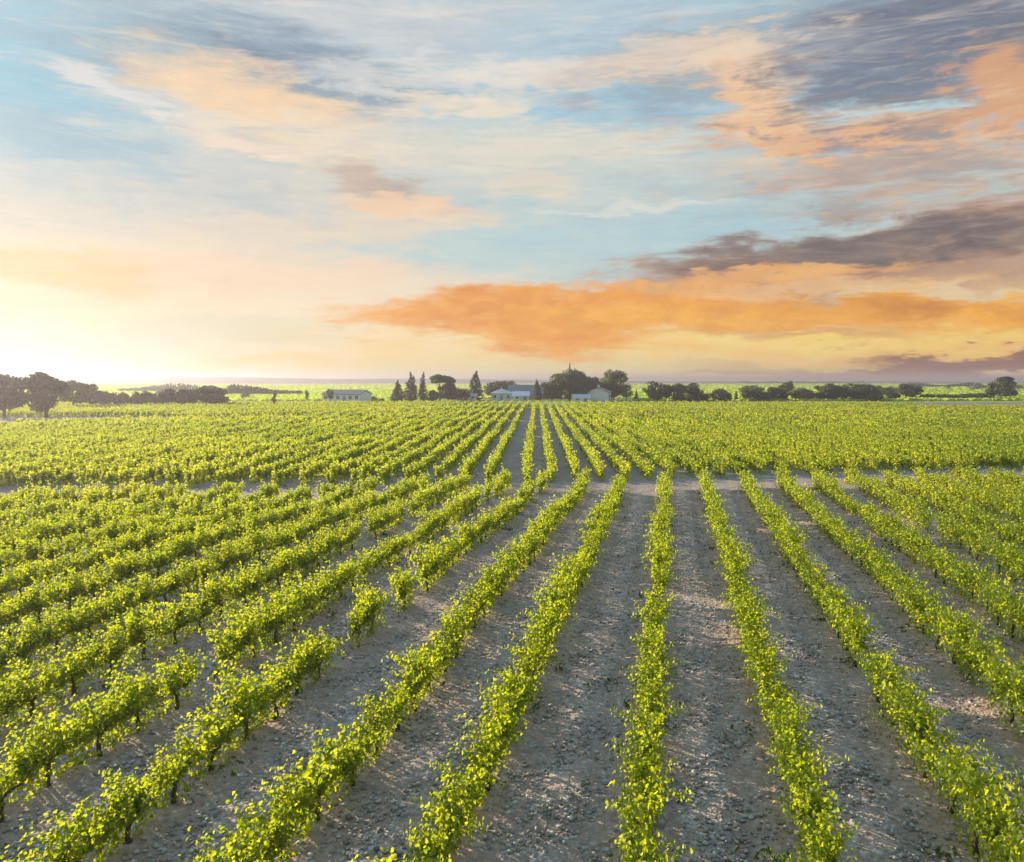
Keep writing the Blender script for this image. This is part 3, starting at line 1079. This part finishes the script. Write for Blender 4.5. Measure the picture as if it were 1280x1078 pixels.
tree('broadleaf_tree', 'dark compact tree second from right end of left line', 233, 508.5, 485, 30, 'round', group=G_L, seed=9, trunk_frac=.05)
tree('broadleaf_tree', 'tallest dark tree closing the right end of left line', 264, 508.5, 481, 40, 'round', group=G_L, seed=10, trunk_frac=.05)
tree('bush', 'tiny far bush right of the left tree line', 308, 499, 489, 15, 'bush', group=G_L, seed=11, cat='bush', n=500)
# open stretch
tree('young_tree', 'thin young tree standing alone in the open field, left one', 343, 510, 488, 7, 'round', group='thin young trees in the open field', seed=12, n=420, trunk_frac=.25)
tree('young_tree', 'thin young tree standing alone in the open field, right one', 384, 504, 487, 6, 'round', group='thin young trees in the open field', seed=13, n=420, trunk_frac=.25)
tree('young_tree', 'small dark tree in front of the long white farm building', 413, 505, 485.5, 9, 'round', group=G_F, seed=14, n=700, trunk_frac=.3)
tree('bush', 'grey green bush by the right end of long white building', 457, 501.5, 493.5, 14, 'bush', 'hedge_leaf', group=G_F, seed=15, cat='bush', n=700)
tree('bush', 'smaller bush right of the long white farm building', 467, 501.5, 494.5, 9, 'bush', 'hedge_leaf', group=G_F, seed=16, cat='bush', n=500)
tree('bush', 'tiny low bush left of the shortest conifer', 477, 502.5, 497.5, 8, 'bush', 'hedge_leaf', group=G_F, seed=17, cat='bush', n=300)
# farm
tree('cypress_tree', 'shortest dark conifer at the left end of the farm trees', 497, 503, 474, 18, 'cone', 'conifer_leaf', group=G_F, seed=20)
tree('cypress_tree', 'wider of the paired tall conifers left of the farm', 514, 502, 464.5, 20, 'cone', 'conifer_leaf', group=G_F, seed=21)
tree('cypress_tree', 'slimmest tall conifer beside the open crowned tree', 529, 502, 464.5, 13, 'cone', 'conifer_leaf', group=G_F, seed=22)
tree('umbrella_pine', 'open flat crowned tree with sky showing under its crown', 550, 502, 467, 34, 'umbrella', 'tree_leaf', group=G_F, seed=23)
tree('broadleaf_tree', 'dark round tree under the open crowned tree', 561, 502, 478, 28, 'round', group=G_F, seed=24, trunk_frac=.05)
tree('bush', 'low dark bush at the foot of the slimmest conifer', 541, 502.5, 487, 22, 'bush', group=G_F, seed=25, cat='bush')
tree('cypress_tree', 'broad lone conifer left of the pale blue house', 594.5, 500.5, 462, 22, 'cone', 'conifer_leaf', group=G_F, seed=26)
tree('broadleaf_tree', 'low wide tree behind the pale blue house, left one', 616, 499, 476, 32, 'bush', group=G_F, seed=27, depth_off=16)
tree('broadleaf_tree', 'low wide tree behind the pale blue house, right one', 636, 499, 475, 28, 'bush', group=G_F, seed=28, depth_off=16)
tree('cypress_tree', 'narrow conifer right of the slate roofed barn', 671.5, 501, 473.5, 13, 'cone', 'conifer_leaf', group=G_F, seed=29)
tree('broadleaf_tree', 'dark tree at the left shoulder of the biggest farm tree', 690, 501, 474, 26, 'round', group=G_F, seed=30, trunk_frac=.03)
tree('broadleaf_tree', 'biggest dark tree of the farm with a spire on top', 712, 501, 460, 46, 'round', group=G_F, seed=31, n=4200, trunk_frac=.03)
tree('cypress_tree', 'pointed conifer rising behind the biggest farm tree', 712, 499.5, 452.5, 9, 'cone', 'conifer_leaf', group=G_F, seed=32, depth_off=14)
tree('broadleaf_tree', 'dark tree filling the gap left of the white gabled house', 736, 500.5, 470, 30, 'round', group=G_F, seed=33, trunk_frac=.03)
tree('broadleaf_tree', 'tall paler tree behind the white gabled house', 767, 500, 461.5, 34, 'round', 'pale_leaf', group=G_F, seed=34, n=3600)
tree('broadleaf_tree', 'low dark tree just right of the white gabled house', 764, 500.5, 477, 26, 'round', group=G_F, seed=35, trunk_frac=.03)
tree('broadleaf_tree', 'small loose tree at the right end of the farm', 783, 500.5, 479, 18, 'round', 'pale_leaf', group=G_F, seed=36, trunk_frac=.1, n=1400)
tree('cypress_tree', 'thin dark shrub standing in the gap right of farm', 795.5, 501.5, 486.5, 6, 'cone', 'conifer_leaf', group=G_F, seed=37, n=500)
tree('broadleaf_tree', 'rounded dark tree between the open crowned tree and lone conifer', 577, 501, 484, 22, 'bush', group=G_F, seed=80, n=1400)
tree('broadleaf_tree', 'low dark tree behind the barn roof', 655, 499, 480, 30, 'bush', group=G_F, seed=81, depth_off=24, n=1600)
tree('broadleaf_tree', 'dark tree under the right side of biggest farm tree', 724, 500.5, 468, 30, 'round', group=G_F, seed=82, trunk_frac=.03)
tree('broadleaf_tree', 'dark tree under the crown of the tall paler tree', 756, 499.5, 472, 30, 'round', group=G_F, seed=83, trunk_frac=.03)
# right
tree('broadleaf_tree', 'dark round tree first right of the farm gap', 822, 503, 475.5, 34, 'round', group=G_R, seed=40, trunk_frac=.03)
tree('broadleaf_tree', 'dark rounded tree joined to the first right hand tree', 845, 503, 478, 26, 'round', group=G_R, seed=41, trunk_frac=.03)
tree('broadleaf_tree', 'dark rounded tree at the right end of that pair', 864, 502.5, 478, 28, 'round', group=G_R, seed=42, trunk_frac=.03)
tree('bush', 'flat topped dark bush alone between the right trees', 898, 502, 485, 36, 'bush', group=G_R, seed=43, cat='bush')
tree('cypress_tree', 'thin shrub right of the flat topped dark bush', 920, 501.5, 488, 6, 'cone', 'conifer_leaf', group=G_R, seed=44, n=500)
tree('broadleaf_tree', 'pale olive tree right of the thin shrub', 941, 501.5, 481, 32, 'round', 'pale_leaf', group=G_R, seed=45, trunk_frac=.05)
tree('broadleaf_tree', 'dark squat tree right of the pale olive tree', 972, 501, 482.5, 26, 'round', group=G_R, seed=46, trunk_frac=.03)
tree('broadleaf_tree', 'taller far tree peeping over the dark squat tree', 983, 497, 475.5, 18, 'round', group=G_R, seed=47, n=1400)
tree('broadleaf_tree', 'pale yellow green tree in the right hand line', 1001, 501, 484, 26, 'round', 'pale_leaf', group=G_R, seed=48, trunk_frac=.03)
tree('broadleaf_tree', 'dark tree left of the broad dark tree at right', 1034, 501, 479, 32, 'round', group=G_R, seed=49, trunk_frac=.03)
tree('broadleaf_tree', 'broad dark tree in the middle of the right hand line', 1072, 501, 479, 42, 'round', group=G_R, seed=50, trunk_frac=.03, n=3200)
tree('bush', 'slim dark bush right of the broad dark tree', 1097, 501, 487, 14, 'bush', group=G_R, seed=51, cat='bush', n=900)
tree('bush', 'low green bush near the right end of the line', 1113, 500.5, 488, 24, 'bush', 'hedge_leaf', group=G_R, seed=52, cat='bush')
tree('broadleaf_tree', 'dark tree closing the right end of the right line', 1136, 499, 479, 28, 'round', group=G_R, seed=53, trunk_frac=.03)
tree('broadleaf_tree', 'lone dark tree standing in the far right field', 1251, 500, 470, 36, 'round', group=G_R, seed=54, trunk_frac=.1, n=3200)
tree('broadleaf_tree', 'low dark tree between the two dark trees of right line', 1053, 501, 481, 24, 'round', group=G_R, seed=84, trunk_frac=.03)
tree('bush', 'small dark bush between pale yellow tree and dark tree', 1017, 501, 488, 18, 'bush', group=G_R, seed=85, cat='bush', n=1200)
tree('bush', 'low hedge bush at the foot of the pale olive tree', 955, 501.5, 490, 34, 'bush', 'hedge_leaf', group=G_R, seed=87, cat='bush', n=1500)
tree('bush', 'low hedge bush left of the flat topped dark bush', 878, 502, 490, 26, 'bush', 'hedge_leaf', group=G_R, seed=88, cat='bush', n=1200)
tree('bush', 'low hedge bush left of the slim dark bush', 1088, 501.5, 489, 30, 'bush', 'hedge_leaf', group=G_R, seed=89, cat='bush', n=1400)
tree('bush', 'dark far bush strip behind the right hand line', 1100, 497, 481, 40, 'bush', group=G_R, seed=86, cat='bush', depth_off=30)
for i, (px, by_, ty, w) in enumerate([(1165, 499.5, 492, 34), (1195, 499.5, 492.5, 34), (1224, 499.5, 491, 34)]):
    tree('bush', ['low hedge bush just right of the right hand tree line', 'low hedge bush midway to the lone right tree', 'low hedge bush just left of the lone right tree'][i],
         px, by_, ty, w, 'bush', 'hedge_leaf', group='low hedge bushes in the far right field', seed=60 + i, cat='bush', n=1100)
for i, (px, w) in enumerate([(1186, 7), (1222, 22), (1272, 22)]):
    tree('bush', ['tiny far shrub above the hedge in right field', 'far low shrub in the field left of the lone tree', 'far low shrub right of the lone dark tree'][i],
         px, 487.5, 480, w, 'bush', 'hedge_leaf', group='far shrubs in the right field', seed=70 + i, cat='bush', n=500)


for px, by_, w, lab in [(330, 494, 90, 'far low hedge crossing the pale fields left of the white building'),
                        (215, 490, 130, 'far hedge line above the left tree line'),
                        (1180, 484, 90, 'far thin hedge in the field beside the lone right tree'),
                        (1000, 479.5, 160, 'farthest hedge line over the right hand trees')]:
    sc_ = at(px, by_).y / F
    p_ = at(px, by_)
    rng = np.random.default_rng(int(px))
    hr = thing('hedge', lab, 'hedge', (p_.x, p_.y, 0), 0.0, 'far hedges on the plain')
    m_ = 2600
    c_ = np.stack((rng.uniform(-.5, .5, m_) * w * sc_, rng.normal(size=m_) * 2, rng.random(m_) * (2.2 + 1.6 * np.sin(rng.uniform(0, 6, m_)) ** 2)), -1)
    c_[:, 2] *= 0.6 + 0.4 * np.sin(c_[:, 0] * 0.11 + px) + .3
    P_ = orient(c_, rng.normal(size=(m_, 3)) + np.array([0, 0, .4]), rng.uniform(.7, 1.5, m_) * max(1, sc_ * 1.2), QUAD_T, rng)
    v_, lp_, ct_ = leaves_to_arrays(P_, QUAD_F)
    link('foliage', np_mesh('foliage', v_, lp_, ct_, [M['hedge_leaf']]), hr)


def build_crop():
    rng = np.random.default_rng(44)
    n = 110000
    inv = rng.uniform(1 / 1500.0, 1 / 262.0, n)
    Y = 1 / inv
    X = rng.uniform(-.72, .72, n) * Y
    keep = ~((np.abs(X / Y * F + 2) < 155) & (Y < 300)) & ~((X / Y * F > 480) & (Y < 268))
    X, Y = X[keep], Y[keep]
    n = len(X)
    sz = rng.uniform(0.7, 1.2, n)
    c = np.stack((X, Y, sz * 0.3), -1)
    nn = np.stack((rng.normal(size=n), rng.normal(size=n), rng.normal(size=n) * .35 + .25), -1)
    T = QUAD_T * np.array([3.0, 1.0, 1.0])
    P = orient(c, nn, sz, T, rng, dirs=np.tile(np.array([[0.0, 0.0, 1.0]]), (n, 1)) + rng.normal(size=(n, 3)) * .12)
    P[..., 2] = np.maximum(P[..., 2], 0.02)
    v, lp, ct = leaves_to_arrays(P, QUAD_F)
    tag(link('crops', np_mesh('crops', v, lp, ct, [M['crop']])), 'bright green low crops covering the fields behind the farm trees', 'crops', kind='stuff')


build_crop()

# ------------------------------------------------------------------ farm buildings
def house(name, label, px, base_y, wpx, wall_px, roof_px, depth, wall, roof, rz=0.0, hip=False, windows=3, door=True, chimney=True, doff=0.0):
    p = at(px, base_y)
    p = p * ((p.y + doff) / p.y)
    p.z = 0
    sc = p.y / F
    W, HW, HR = wpx * sc, wall_px * sc, roof_px * sc
    root = thing(name, label, 'house' if chimney else 'farm building', (p.x, p.y, 0), rz)
    w2, d2 = W / 2, depth / 2
    mb = MB()
    mb.box(-w2, -d2, -0.3, w2, d2, HW)
    if not hip:
        for sx in (-1, 1):
            x = sx * w2
            mb.add([(x, -d2, HW), (x, d2, HW), (x, 0, HW + HR - .05), (x - sx * .2, -d2, HW), (x - sx * .2, d2, HW), (x - sx * .2, 0, HW + HR - .05)],
                   [(0, 1, 2), (3, 5, 4), (0, 2, 5, 3), (1, 4, 5, 2)])
    mb.obj('wall', M[wall], root)
    rb = MB()
    e = 0.35
    th = 0.18
    if hip:
        rid = max(0.2, w2 - d2)
        a = [(-w2 - e, -d2 - e), (w2 + e, -d2 - e), (w2 + e, d2 + e), (-w2 - e, d2 + e)]
        v = [(x, y, HW + .01) for x, y in a] + [(x, y, HW + .01 + th) for x, y in a] + [(-rid, 0, HW + HR), (rid, 0, HW + HR)]
        rb.add(v, [(3, 2, 1, 0), (0, 1, 5, 4), (1, 2, 6, 5), (2, 3, 7, 6), (3, 0, 4, 7), (4, 5, 9, 8), (6, 7, 8, 9), (5, 6, 9), (7, 4, 8)])
    else:
        sl = HR / d2
        for s in (-1, 1):
            y0 = s * (d2 + e)
            z0 = HW - e * sl
            v = [(-w2 - e, y0, z0 + .02), (w2 + e, y0, z0 + .02), (w2 + e, 0, HW + HR + .02), (-w2 - e, 0, HW + HR + .02)]
            v += [(x, y, z + th) for x, y, z in v]
            rb.add(v, [(0, 1, 2, 3), (4, 7, 6, 5), (0, 4, 5, 1), (1, 5, 6, 2), (2, 6, 7, 3), (3, 7, 4, 0)])
    ro = rb.obj('roof', M[roof], root)
    if chimney:
        cb = MB()
        cx = w2 * .45
        cb.box(cx - .3, .2, HW + HR * .4, cx + .3, .8, HW + HR + .9)
        cb.box(cx - .38, .12, HW + HR + .9, cx + .38, .88, HW + HR + 1.02)
        cb.obj('chimney', M[wall], ro)
    ww = min(1.0, W / (windows * 2.6 + .1))
    wh = min(1.3, HW * .45)
    slots = windows + (1 if door else 0)
    di = slots // 2
    for i in range(slots):
        cx = -w2 + W * (i + .5) / slots
        if door and i == di:
            db = MB()
            db.box(cx - .5, -d2 - .06, 0.02, cx + .5, -d2 + .02, min(2.1, HW * .8))
            db.obj('door', M['door'], root)
            continue
        z0 = HW * .36
        fb = MB()
        for (x0, z0_, x1, z1) in ((cx - ww / 2 - .08, z0 - .08, cx + ww / 2 + .08, z0), (cx - ww / 2 - .08, z0 + wh, cx + ww / 2 + .08, z0 + wh + .08),
                                  (cx - ww / 2 - .08, z0, cx - ww / 2, z0 + wh), (cx + ww / 2, z0, cx + ww / 2 + .08, z0 + wh), (cx - .03, z0, cx + .03, z0 + wh)):
            fb.box(x0, -d2 - .09, z0_, x1, -d2 + .01, z1)
        fo = fb.obj('window', M['white_wall'], root)
        gb = MB()
        gb.box(cx - ww / 2, -d2 - .04, z0, cx + ww / 2, -d2 + .02, z0 + wh)
        gb.obj('pane', M['window_glass'], fo)
    return root


house('farm_building', 'long low white farm building with grey roof left of the conifers', 434, 502, 50, 9, 5, 9, 'white_wall', 'slate', rz=R(-14), windows=5, chimney=False)
h = house('country_house', 'small pale blue house with white peaked roof and finial', 627, 501, 25, 9, 6, 7, 'blue_wall', 'pale_roof', hip=True, windows=2, chimney=False)
h['category'] = 'house'
fb = MB()
fz = 15 * at(627, 501).y / F
fb.tube([(0, 0, fz - .3), (0, 0, fz + .9)], [.12, .05], 6)
fb.obj('finial', M['pale_roof'], h)
house('farm_shed', 'low white roofed shed between the conifers and lone conifer', 583, 500.5, 26, 6, 4, 7, 'white_wall', 'pale_roof', windows=2, chimney=False)
house('farm_shed', 'low pale roofed shed right of the pale blue house', 651, 500, 20, 5, 5, 7, 'white_wall', 'pale_roof', windows=1, chimney=False)
house('barn', 'long dark slate roofed barn behind the pale sheds', 664, 499.5, 56, 6, 11, 12, 'grey_wall', 'slate', windows=4, chimney=False, doff=9)
house('country_house', 'white gabled house among the dark trees right of centre', 749, 500.5, 17, 11, 5, 7, 'white_wall', 'tile', rz=R(70), windows=2, doff=-6)
house('farm_shed', 'small white shed left of the white gabled house', 726, 501, 20, 4, 4, 6, 'white_wall', 'pale_roof', windows=1, chimney=False, doff=-6)


# ------------------------------------------------------------------ far hills
def hills():
    rng = np.random.default_rng(9)
    nx, ny = 160, 14
    xs = np.linspace(-6500, 6500, nx)
    D0 = 1700
    V = []
    for j in range(ny):
        f = j / (ny - 1)
        for x in xs:
            u = x / D0
            ridge = 16 + 3.5 * math.sin(u * 5.2 + .6) + 2 * math.sin(u * 13 + 1) + 0.8 * math.sin(u * 31)
            ridge *= 0.2 + 0.8 / (1 + math.exp((u + 0.08) * 12))
            V.append((x, D0 - 300 + 900 * f, -1 + ridge * math.sin(math.pi * f) ** 1.3 + rng.normal() * .5))
    i = np.arange(nx * ny).reshape(ny, nx)
    Fq = np.stack((i[:-1, :-1], i[:-1, 1:], i[1:, 1:], i[1:, :-1]), -1).reshape(-1)
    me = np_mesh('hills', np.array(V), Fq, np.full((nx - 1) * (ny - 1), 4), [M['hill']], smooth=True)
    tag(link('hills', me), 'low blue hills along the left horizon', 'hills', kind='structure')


hills()


# ------------------------------------------------------------------ haze
def haze():
    mb = MB()
    mb.box(-7200, -300, -1.5, 7200, 7600, 23)
    m, t, out = new_mat('haze_air')
    v = t.n.new('ShaderNodeVolumePrincipled')
    v.inputs['Color'].default_value = (0.95, 0.86, 1.0, 1)
    v.inputs['Density'].default_value = 0.00065
    v.inputs['Anisotropy'].default_value = 0.74
    t.l.new(v.outputs[0], out.inputs['Volume'])
    o = mb.obj('haze', m)
    tag(o, 'thin pale evening haze lying over the whole plain', 'haze', kind='stuff')


HAZE = True
if HAZE:
    haze()
